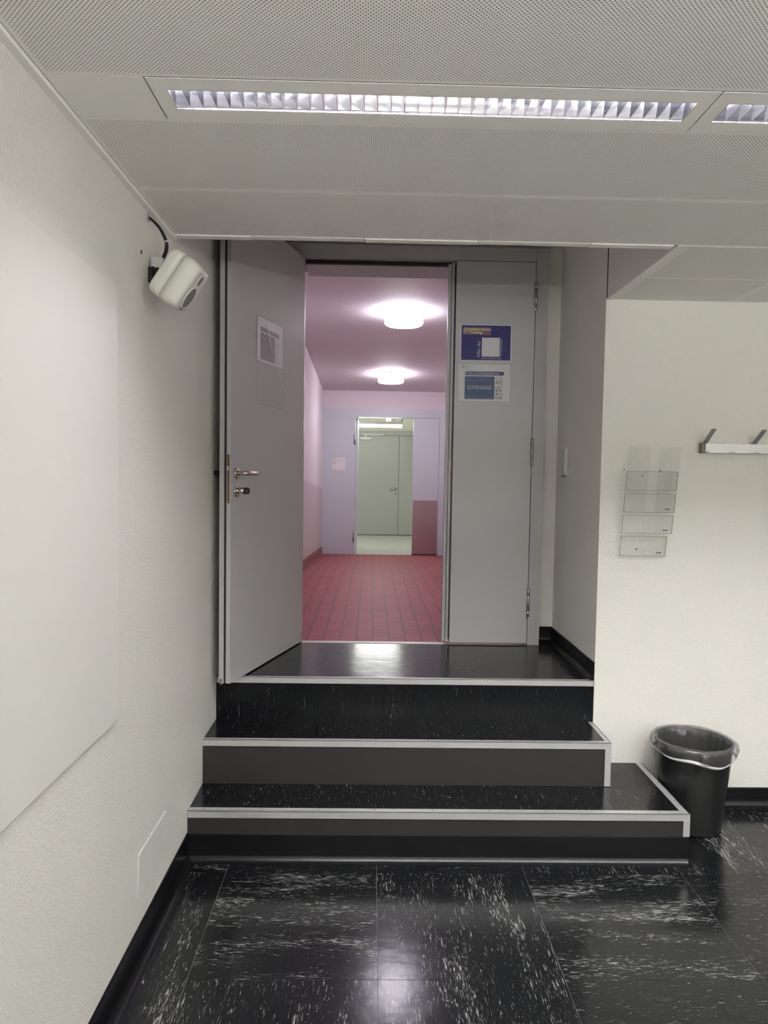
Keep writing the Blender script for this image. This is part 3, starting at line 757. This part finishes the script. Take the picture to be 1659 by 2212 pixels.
bm = BM(); lathe(bm, [(0.0, 0.0635), (0.008, 0.0628), (0.0135, 0.0642), (0.015, 0.0635)], (0, 0, 0.032), 28, ax=(1, 0, 0), closed_ends=False, sy=1.0); obj('tweeter', bm, m_grille, sp)
bm = BM(); lathe(bm, [(0.0145, 0.0635), (0.0155, 0.0652), (0.0195, 0.0648), (0.024, 0.0608)], (0, 0, 0.032), 28, ax=(1, 0, 0), closed_ends=False); obj('waveguide', bm, m_spk, sp)
bm = BM(); box(bm, 0.058, 0.0625, -0.008, 0.008, -0.0625, -0.0565); obj('badge', bm, m_grille, sp, bevel=0.001)
bk = thing('speaker_bracket', (XL, 2.36, 2.21), 'silver wall bracket with black plate holding the loudspeaker', 'bracket')
bm = BM(); box(bm, XL, XL + 0.012, 2.272, 2.312, 2.150, 2.200); obj('wall_plate', bm, m_black, bk, world=True, bevel=0.004)
bm = BM(); tube(bm, [(XL + 0.008, 2.29, 2.19), (XL + 0.035, 2.285, 2.175), (-0.650, 2.25, 2.165)], [0.016, 0.013, 0.010], 14); obj('arm', bm, m_black, bk, world=True)
bm = BM(); box(bm, XL + 0.006, XL + 0.045, 2.282, 2.315, 2.198, 2.232); box(bm, XL + 0.03, XL + 0.05, 2.29, 2.31, 2.18, 2.20); obj('clamp', bm, m_alu, bk, world=True, bevel=0.003)
cb = thing('speaker_cable', (XL, 2.268, 2.345), 'black cable curving from the wall top down to the loudspeaker', 'cable')
CP = [(-0.7183, 2.268, 2.352), (-0.705, 2.285, 2.343), (-0.690, 2.305, 2.325), (-0.680, 2.328, 2.297), (-0.680, 2.330, 2.268), (-0.686, 2.315, 2.238), (-0.694, 2.298, 2.214), (-0.700, 2.285, 2.192), (-0.702, 2.278, 2.172)]
def smooth_path(P, n=6):
    P = [Vector(p) for p in P]; out = []
    for i in range(len(P) - 1):
        p0, p1, p2, p3 = P[max(i - 1, 0)], P[i], P[i + 1], P[min(i + 2, len(P) - 1)]
        for k in range(n):
            t = k / n; out.append(0.5 * ((2 * p1) + (p2 - p0) * t + (2 * p0 - 5 * p1 + 4 * p2 - p3) * t * t + (3 * p1 - p0 - 3 * p2 + p3) * t ** 3))
    return out + [P[-1]]
sp_path = smooth_path(CP)
for dx in (0.0, 0.0055):
    bm = BM(); tube(bm, [p + Vector((dx, 0.002 * (dx > 0), -dx * 0.4)) for p in sp_path], 0.0032, 8); obj('cable_strand', bm, m_cable, cb, world=True)
for i in (18, 31):
    p = sp_path[i]; d = (sp_path[i + 1] - p).normalized(); bm = BM(); tube(bm, [p + Vector((0.0028, 0.001, -0.001)) - d * 0.0025, p + Vector((0.0028, 0.001, -0.001)) + d * 0.0025], 0.0073, 12); obj('cable_tie', bm, m_tie, cb, world=True)
bm = BM(); box(bm, XL, XL + 0.004, 2.255, 2.28, 2.338, 2.366); obj('wall_clip', bm, m_fade2, cb, world=True)

# ================================================================== NOTICES
def sheet(name, mw, w_, h_, mats, label, cat='notice', group=None, t=0.0006):
    """sheet in its own x (right) y (up) plane, z towards the reader, origin bottom left"""
    o = thing(name, None, label, cat, group, mw=mw)
    bm = BM(); box(bm, 0, w_, 0, h_, -t, 0); obj('paper', bm, mats, o)
    return o
def flat(o, name, x0, x1, y0, y1, m, z=0.0004):
    bm = BM(); box(bm, x0, x1, y0, y1, z - 0.0003, z); return obj(name, bm, m, o)
FACE = Matrix(((1, 0, 0, 0), (0, 0, -1, 0), (0, 1, 0, 0), (0, 0, 0, 1)))
def on_leaf(x, z, tilt=0.0): return Matrix.Translation((x, YD - 0.0011, z)) @ FACE @ Matrix.Rotation(tilt, 4, 'Z')
T = lambda x, y, z=0.0008, r=0.0: Matrix.Translation((x, y, z)) @ Matrix.Rotation(r, 4, 'Z')

po = sheet('poster', on_leaf(0.4815, 2.1975, 0.003), 0.288, 0.203, m_paper, 'blue landscape poster with yellow heading, upper sheet on narrow door leaf', 'poster')
W, H = 0.288, 0.203
flat(po, 'blue_field', 0.006, W - 0.006, 0.006, H - 0.005, m_navy)
bm = BM()
rx0, rx1, ry0, ry1, rr = 0.013, 0.172, 0.147, 0.187, 0.006
pts = []
for cx, cy, a0 in ((rx1 - rr, ry1 - rr, 0), (rx0 + rr, ry1 - rr, 90), (rx0 + rr, ry0 + rr, 180), (rx1 - rr, ry0 + rr, 270)):
    for k in range(6):
        a = math.radians(a0 + 18 * k); pts.append((cx + rr * math.cos(a), cy + rr * math.sin(a), 0.0006))
poly(bm, pts); obj('heading_field', bm, m_mauve, po)
lettering(po, 'Kursleiter:innen', 0.021, T(0.017, 0.1705, 0.0009), m_yel, shear=0.3, bold=0.0006, width=0.152)
lettering(po, 'IT Training', 0.021, T(0.017, 0.153, 0.0009), m_yel, shear=0.3, bold=0.0006, width=0.108)
lettering(po, 'Hub', 0.022, T(0.128, 0.139, 0.0011, 0.12), m_red, shear=0.35, bold=0.0006, width=0.036)
lettering(po, 'Alles da?', 0.027, T(0.112, 0.020, 0.0009, PI / 2), m_ltxt, width=0.093)
lettering(po, 'Verbrauchsgüter', 0.014, T(0.2335, 0.030, 0.0009, PI / 2), m_ltxt, width=0.094)
lettering(po, 'Rückmeldeformular', 0.014, T(0.120, 0.0125, 0.0009), m_ltxt, width=0.114)
flat(po, 'white_square', 0.121, 0.222, 0.026, 0.131, m_paper, 0.0008)
bm = BM(); cx, cy = 0.196, 0.111
for k in range(46):
    a, b = math.radians(-60 + 4 * k), math.radians(-60 + 4 * (k + 1))
    if cx + 0.063 * math.cos(a) < 0.176: continue
    poly(bm, [(cx + r_ * math.cos(t_), cy + r_ * math.sin(t_), 0.0006) for r_, t_ in ((0.063, a), (0.064, a), (0.064, b), (0.063, b))])
obj('ring_line', bm, m_dim, po)

no = sheet('notice', on_leaf(0.4772, 1.9765, 0.004), 0.287, 0.2025, m_paper, 'white landscape notice with blue text blocks, lower sheet on narrow door leaf', 'notice')
def notice_body(o, W, H, m_bar, m_txt, m_line, rich=True):
    flat(o, 'heading_bar', 0.036, 0.253, 0.143, 0.164, m_bar); flat(o, 'text_block', 0.034, 0.201, 0.010, 0.137, m_bar)
    bm = BM()
    for k in range(32):
        a, b = 2 * PI * k / 32, 2 * PI * (k + 1) / 32
        poly(bm, [(0.024 + r_ * math.cos(t_), 0.190 + r_ * math.sin(t_), 0.0006) for r_, t_ in ((0.0075, a), (0.009, a), (0.009, b), (0.0075, b))])
    poly(bm, [(0.0225, 0.1855, 0.0006), (0.0255, 0.1855, 0.0006), (0.0255, 0.1945, 0.0006), (0.0225, 0.1945, 0.0006)])
    obj('seal', bm, m_line, o)
    def frame_(bm, x0, x1, y0, y1, t=0.0014):
        for q in ((x0, x1, y0, y0 + t), (x0, x1, y1 - t, y1), (x0, x0 + t, y0, y1), (x1 - t, x1, y0, y1)):
            poly(bm, [(q[0], q[2], 0.0006), (q[1], q[2], 0.0006), (q[1], q[3], 0.0006), (q[0], q[3], 0.0006)])
    def disc(bm, x, y, r):
        poly(bm, [(x + r * math.cos(2 * PI * k / 14), y + r * math.sin(2 * PI * k / 14), 0.0006) for k in range(14)])
    bm = BM()   # screen with three seated figures
    frame_(bm, 0.209, 0.246, 0.113, 0.134); frame_(bm, 0.216, 0.239, 0.1175, 0.130, 0.001)
    for x in (0.214, 0.2275, 0.241):
        disc(bm, x, 0.108, 0.0035); frame_(bm, x - 0.005, x + 0.005, 0.096, 0.1035, 0.0018)
    obj('pictogram', bm, m_line, o)
    bm = BM()   # printer like box with a cloud of shapes
    frame_(bm, 0.222, 0.247, 0.076, 0.090); frame_(bm, 0.208, 0.240, 0.056, 0.077, 0.002); frame_(bm, 0.214, 0.234, 0.064, 0.071, 0.0018); disc(bm, 0.213, 0.0575, 0.004); disc(bm, 0.235, 0.0575, 0.004)
    obj('pictogram', bm, m_line, o)
    bm = BM()
    frame_(bm, 0.208, 0.246, 0.016, 0.049, 0.0015); disc(bm, 0.216, 0.039, 0.005); frame_(bm, 0.226, 0.243, 0.022, 0.042, 0.002); frame_(bm, 0.21, 0.224, 0.012, 0.026, 0.0016); disc(bm, 0.236, 0.014, 0.004)
    obj('pictogram', bm, m_line, o)
    if rich:
        lettering(o, 'Universität', 0.0085, T(0.0355, 0.1905), m_line, width=0.033); lettering(o, 'Zürich', 0.0085, T(0.0355, 0.182), m_line, width=0.02)
        lettering(o, 'Zentrale Informatik', 0.007, T(0.0355, 0.1715), m_line, width=0.048)
        lettering(o, 'IT Fort- und Weiterbildungen', 0.0145, T(0.038, 0.1485), m_txt, bold=0.0003, width=0.188)
        lettering(o, 'BITTE BEAMER AUSSCHALTEN', 0.0095, T(0.0485, 0.0775), m_txt, bold=0.00025, width=0.136)
        lettering(o, 'UND DIE TÜRE ABSCHLIESSEN', 0.0095, T(0.0485, 0.0665), m_txt, bold=0.00025, width=0.136)
        for y, s, wd in ((0.1265, 'Vielen Dank für die Benutzung des Kursraums.', 0.132), (0.1165, 'Bitte verlassen Sie diesen Raum sauber, die Fenster', 0.157), (0.1095, 'geschlossen und die Geräte ausgeschaltet. Danke.', 0.146), (0.0185, 'Haben Sie Fragen, Anregungen oder eine Rückmeldung', 0.155), (0.0130, 'zum Kurs, dann schreiben Sie uns.', 0.148)):
            lettering(o, s, 0.006, T(0.038, y), m_bluetxt, width=wd)
    else:
        for y, x1, t_ in ((0.112, 0.10, 0.016), (0.078, 0.13, 0.012), (0.052, 0.14, 0.018), (0.024, 0.12, 0.005)):
            bm = BM(); x = 0.042
            while x < x1:
                ww = random.uniform(0.008, 0.016); poly(bm, [(x, y, 0.0007), (x + ww, y, 0.0007), (x + ww, y + t_ * 0.25, 0.0007), (x, y + t_ * 0.25, 0.0007)]); poly(bm, [(x, y, 0.0007), (x + 0.003, y, 0.0007), (x + 0.003, y + t_, 0.0007), (x, y + t_, 0.0007)]); x += ww + 0.006
            obj('faded_print', bm, m_txt, o)
m_bluetxt = mat('notice_small_text', (0.22, 0.25, 0.33), 0.4)
notice_body(no, 0.287, 0.2025, m_blue, m_ltxt, m_ink)

# clear sleeve with a faded sheet on the open leaf
SL = LM @ Matrix(((1, 0, 0, 0.252), (0, 0, -1, -0.002), (0, 1, 0, 1.884 - Z3), (0, 0, 0, 1)))
fn = sheet('faded_notice', SL @ Matrix.Translation((0.006, 0.2085, 0)), 0.297, 0.208, m_paper2, 'faded grey notice in the upper half of the clear sleeve on the open leaf', 'notice')
notice_body(fn, 0.287, 0.2025, m_fade, m_fade2, m_fade, rich=False)
sv = thing('clear_sleeve', None, 'clear plastic sleeve hanging on the open grey door leaf', 'sleeve', mw=SL)
bm = BM(); box(bm, 0, 0.309, 0, 0.4185, 0.0022, 0.0027); obj('film', bm, m_film, sv)
bm = BM()
for x0, x1, y0, y1 in ((0, 0.0012, 0, 0.4185), (0.3078, 0.309, 0, 0.4185), (0, 0.309, 0, 0.0012), (0, 0.309, 0.4173, 0.4185)): box(bm, x0, x1, y0, y1, 0.0026, 0.0032)
obj('welded_edge', bm, film('sleeve_edge', (0.75, 0.74, 0.77), 0.12, 0.15, 0.25), sv)
for path, r_ in (([(0.12, 0.414, 0.003), (0.125, 0.36, 0.0036), (0.145, 0.31, 0.0036), (0.178, 0.262, 0.003)], 0.002), ([(0.23, 0.205, 0.003), (0.262, 0.165, 0.0036), (0.303, 0.115, 0.003)], 0.001),
                 ([(0.147, 0.115, 0.003), (0.155, 0.092, 0.003)], 0.0018), ([(0.02, 0.07, 0.003), (0.04, 0.045, 0.003), (0.03, 0.02, 0.003)], 0.0013)):
    bm = BM(); P_ = smooth_path(path, 5); tube(bm, P_, [0.0005 + r_ * math.sin(PI * k / (len(P_) - 1)) for k in range(len(P_))], 6); obj('crease', bm, m_crease, sv)
bm = BM(); box(bm, 0.294, 0.305, 0.408, 0.424, 0.0028, 0.0036); obj('tape', bm, film('sticky_tape', (0.8, 0.8, 0.8), 0.25, 0.1, 0.2), sv)

# room sign at the corridor end
rs = sheet('room_sign', Matrix.Translation((-0.562, YEND - 0.0065, 1.62)) @ FACE, 0.187, 0.172, m_white2, 'small white room sign on the grey wall at the corridor end', 'sign', t=0.002)
bm = BM()
for y, x1 in ((0.162, 0.06), (0.132, 0.13), (0.108, 0.05), (0.094, 0.062), (0.086, 0.05)): poly(bm, [(0.012, y, 0.0005), (x1, y, 0.0005), (x1, y + 0.004, 0.0005), (0.012, y + 0.004, 0.0005)])
obj('print_lines', bm, m_fade, rs)

# ================================================================== THINGS ON THE RIGHT
# light switch in the niche
sw = thing('light_switch', (XR3, 3.877, 1.555), 'white double light switch on the side wall of the door niche', 'switch')
bm = BM(); box(bm, XR3 - 0.011, XR3, 3.838, 3.914, 1.572, 1.722); obj('switch_frame', bm, m_white, sw, world=True, bevel=0.003)
for z in (1.654, 1.585):
    bm = BM(); box(bm, XR3 - 0.015, XR3 - 0.010, 3.85, 3.902, z, z + 0.056); obj('rocker', bm, m_white, sw, world=True, bevel=0.002)
bm = BM(); tube(bm, [(XR3, 3.877, 1.562), (XR3 - 0.02, 3.877, 1.562)], 0.006, 12); obj('key_barrel', bm, m_hinge, sw, world=True)

# acrylic brochure holder leaning off the wall
bh = thing('brochure_holder', (1.28, Y2, 1.19), 'clear acrylic four-tier brochure holder on the white wall', 'brochure holder')
ZT = [1.195, 1.302, 1.400, 1.500, 1.600]
def out(z): return 0.018 + (z - 1.195) / 0.505 * 0.080
def slab(bm, x0, x1, z0, z1, extra=0.0, t=0.003):
    ya, yb = Y2 - out(z0) - extra, Y2 - out(z1) - extra
    prism(bm, [(x0, ya, z0), (x0, yb, z1), (x0, yb + t, z1), (x0, ya + t, z0)], (x1 - x0, 0, 0))
bm = BM(); slab(bm, 1.160, 1.262, 1.40, 1.700, -0.006); obj('back_strip', bm, m_acryl, bh, world=True)
bm = BM(); slab(bm, 1.305, 1.402, 1.40, 1.700, -0.006); obj('back_strip', bm, m_acryl, bh, world=True)
tiers = []
for k in range(4):
    z0, z1 = ZT[k], ZT[k + 1] - 0.012
    xr = 1.392 if k else 1.372
    bm = BM(); slab(bm, 1.158, xr, z0, z1, 0.004)
    tp = obj('pocket', bm, m_acryl, bh, world=True); tiers.append(tp)
    bm = BM()
    yf = Y2 - out(z0) - 0.004
    box(bm, 1.158, xr, yf, Y2 - 0.002, z0 - 0.003, z0)                        # bottom
    prism(bm, [(1.158, yf, z0), (1.158, Y2 - 0.002, z0), (1.158, Y2 - 0.002, z1), (1.158, Y2 - out(z1) - 0.004, z1)], (0.003, 0, 0))
    prism(bm, [(xr - 0.003, yf, z0), (xr - 0.003, Y2 - 0.002, z0), (xr - 0.003, Y2 - 0.002, z1), (xr - 0.003, Y2 - out(z1) - 0.004, z1)], (0.003, 0, 0))
    obj('pocket_sides', bm, m_acryl, tp, world=True)
    bm = BM()
    for z in (z0, z1 - 0.002): slab(bm, 1.158, xr, z, z + 0.002, 0.0045, 0.0038)
    slab(bm, xr - 0.002, xr + 0.0005, z0, z1, 0.0045); slab(bm, 1.1575, 1.1595, z0, z1, 0.0045)
    obj('pocket_edge', bm, m_acryl_edge, tp, world=True)
    if k < 3:
        zc_ = z0 + 0.016; yy = Y2 - out(zc_) - 0.0055
        bm = BM(); box(bm, xr - 0.047, xr - 0.018, yy - 0.0006, yy, zc_ - 0.006, zc_ + 0.006); lb = obj('sticker', bm, m_paper, tp, world=True)
        bm = BM()
        for a, b in ((0.044, 0.040), (0.037, 0.034), (0.033, 0.030), (0.029, 0.026), (0.025, 0.022)): box(bm, xr - a, xr - b, yy - 0.0012, yy - 0.0006, zc_ - 0.003, zc_ + 0.004)
        obj('print', bm, m_ink, lb, world=True)
for x, z in ((1.175, 1.595), (1.262, 1.57), (1.345, 1.592), (1.245, 1.225)):
    bm = BM(); lathe(bm, [(0.0, 0.004), (0.003, 0.0035), (0.0045, 0.0)], (x, Y2, z), 12, ax=(0, -1, 0)); obj('screw', bm, m_hinge, bh, world=True)

# coat rack
cr = thing('coat_rack', (2.0, Y2, 1.678), 'aluminium wall coat rack with slanted grey hat hooks', 'coat rack')
bm = BM(); box(bm, 1.540, 2.45, Y2 - 0.030, Y2, 1.679, 1.723); obj('rail', bm, mat('rack_rail', (0.72, 0.73, 0.72), 0.4, metal=0.3), cr, world=True, bevel=0.001)
bm = BM(); box(bm, 1.5215, 1.5395, Y2 - 0.031, Y2, 1.678, 1.724); obj('end_cap', bm, mat('rack_cap', (0.17, 0.165, 0.13), 0.5), cr, world=True, bevel=0.002)
m_hook = mat('hook_grey', (0.27, 0.265, 0.27), 0.4, metal=0.4)
for k in range(4):
    x = 1.541 + 0.230 * k; bm = BM()
    prism(bm, [(x - 0.011, Y2 - 0.010, 1.7235), (x - 0.011, Y2 - 0.022, 1.7235), (x - 0.011, Y2 - 0.104, 1.781), (x - 0.011, Y2 - 0.101, 1.785), (x - 0.011, Y2 - 0.020, 1.7285), (x - 0.011, Y2 - 0.010, 1.7285)], (0.021, 0, 0))
    obj('hat_hook', bm, m_hook, cr, world=True, bevel=0.0008)
for k in range(8):
    x = 1.542 + 0.1125 * k; bm = BM()
    prism(bm, [(x - 0.008, Y2 - 0.012, 1.6785), (x - 0.008, Y2 - 0.068, 1.6785), (x - 0.008, Y2 - 0.068, 1.6885), (x - 0.008, Y2 - 0.064, 1.6885), (x - 0.008, Y2 - 0.064, 1.6825), (x - 0.008, Y2 - 0.012, 1.6825)], (0.016, 0, 0))
    obj('coat_hook', bm, m_alu, cr, world=True, bevel=0.0008)

# unseen white desks added behind the viewer to bounce light to the ceiling
def bounce_desk(x, y):
    t = thing('bounce_desk', (x, y, 0), 'added white table bouncing light, unseen behind the viewer', 'bounce_desk', 'bounce desks added behind the viewer')
    bm = BM(); box(bm, -0.8, 0.8, -0.4, 0.4, 0.705, 0.73); obj('tabletop', bm, m_white, t, bevel=0.003)
    for a in (-0.74, 0.74):
        for b in (-0.34, 0.34):
            bm = BM(); box(bm, a - 0.02, a + 0.02, b - 0.02, b + 0.02, 0, 0.705); obj('leg', bm, m_hinge, t)
    return t
K0 = bounce_desk(0.4, -1.0)
for x, y in ((2.1, -1.0), (3.75, -1.0), (0.4, -2.6), (2.1, -2.6), (3.75, -2.6), (3.75, 0.6)):
    c = copy_tree(K0); c.location = (x, y, 0)

# waste bin and its liner
BC = (1.458, 3.074, 0.0)
def bin_wob(a, r, z, i):
    if i < 1 or r < 0.1: return r, z
    da = (a - math.radians(232) + PI) % (2 * PI) - PI
    return r - 0.012 * math.exp(-(da / 0.42) ** 2 - ((z - 0.305) / 0.055) ** 2), z
bm = BM()
prof = [(0.0, 0.004), (0.110, 0.002), (0.121, 0.003), (0.1265, 0.010)]
for k in range(1, 13): prof.append((0.1265 + 0.035 * k / 12, 0.010 + 0.375 * k / 12))
prof += [(0.166, 0.388), (0.166, 0.392), (0.160, 0.392)]
for k in range(8): prof.append((0.1585 - 0.032 * k / 7, 0.385 - 0.365 * k / 7))
prof.append((0.0, 0.018))
lathe(bm, prof, (0, 0, 0), 72, wob=bin_wob)
bn = obj('waste_bin', bm, m_black); bn.location = BC
tag(bn, 'round black waste bin on the floor beside the steps', 'waste bin')
MW[bn.name] = Matrix.Translation(BC)
rp = [random.uniform(0, 6.28) for _ in range(12)]
def folds(a, r, z, i):
    s = 0
    for k, f in enumerate((5, 9, 13, 17, 23, 31)): s += math.sin(f * a + rp[k] + z * (14 if k % 2 else -9)) / (1 + 0.35 * k)
    amp = 0.0022
    if i <= 5: amp = 0.0045 * (1 - i / 14)
    if i >= 11: amp = 0.0035
    hang = 0.0
    if i >= 11: hang = (i - 10) * (0.0035 * math.sin(a * 2 + 0.8) + 0.0018 * math.sin(5 * a + rp[6]))
    return r + s * amp, z + hang
bm = BM()
lprof = [(0.118, 0.16), (0.124, 0.20), (0.131, 0.25), (0.137, 0.30), (0.144, 0.345), (0.150, 0.375), (0.155, 0.392), (0.162, 0.400), (0.170, 0.400), (0.177, 0.394), (0.180, 0.384), (0.181, 0.370), (0.179, 0.358), (0.176, 0.348), (0.172, 0.340)]
lathe(bm, lprof, (0, 0, 0), 160, wob=folds, closed_ends=False, sy=0.985)
ln = obj('bin_liner', bm, m_liner); ln.location = BC
tag(ln, 'clear plastic liner folded over the rim of the black waste bin', 'bin liner')
bm = BM()
tube(bm, [(math.cos(a) * (0.1745 + 0.002 * math.sin(7 * a)), math.sin(a) * (0.1745 + 0.002 * math.sin(7 * a)) * 0.985, 0.343 + 0.009 * math.sin(2 * a + 0.8) + 0.006 * math.sin(5 * a + rp[6])) for a in [2 * PI * k / 120 for k in range(121)]], [0.0052 + 0.0028 * math.sin(3 * (2 * PI * k / 120) + 1) for k in range(121)], 6)
obj('rolled_hem', bm, film('liner_hem', (0.75, 0.75, 0.76), 0.14, 0.2, 0.45), ln)
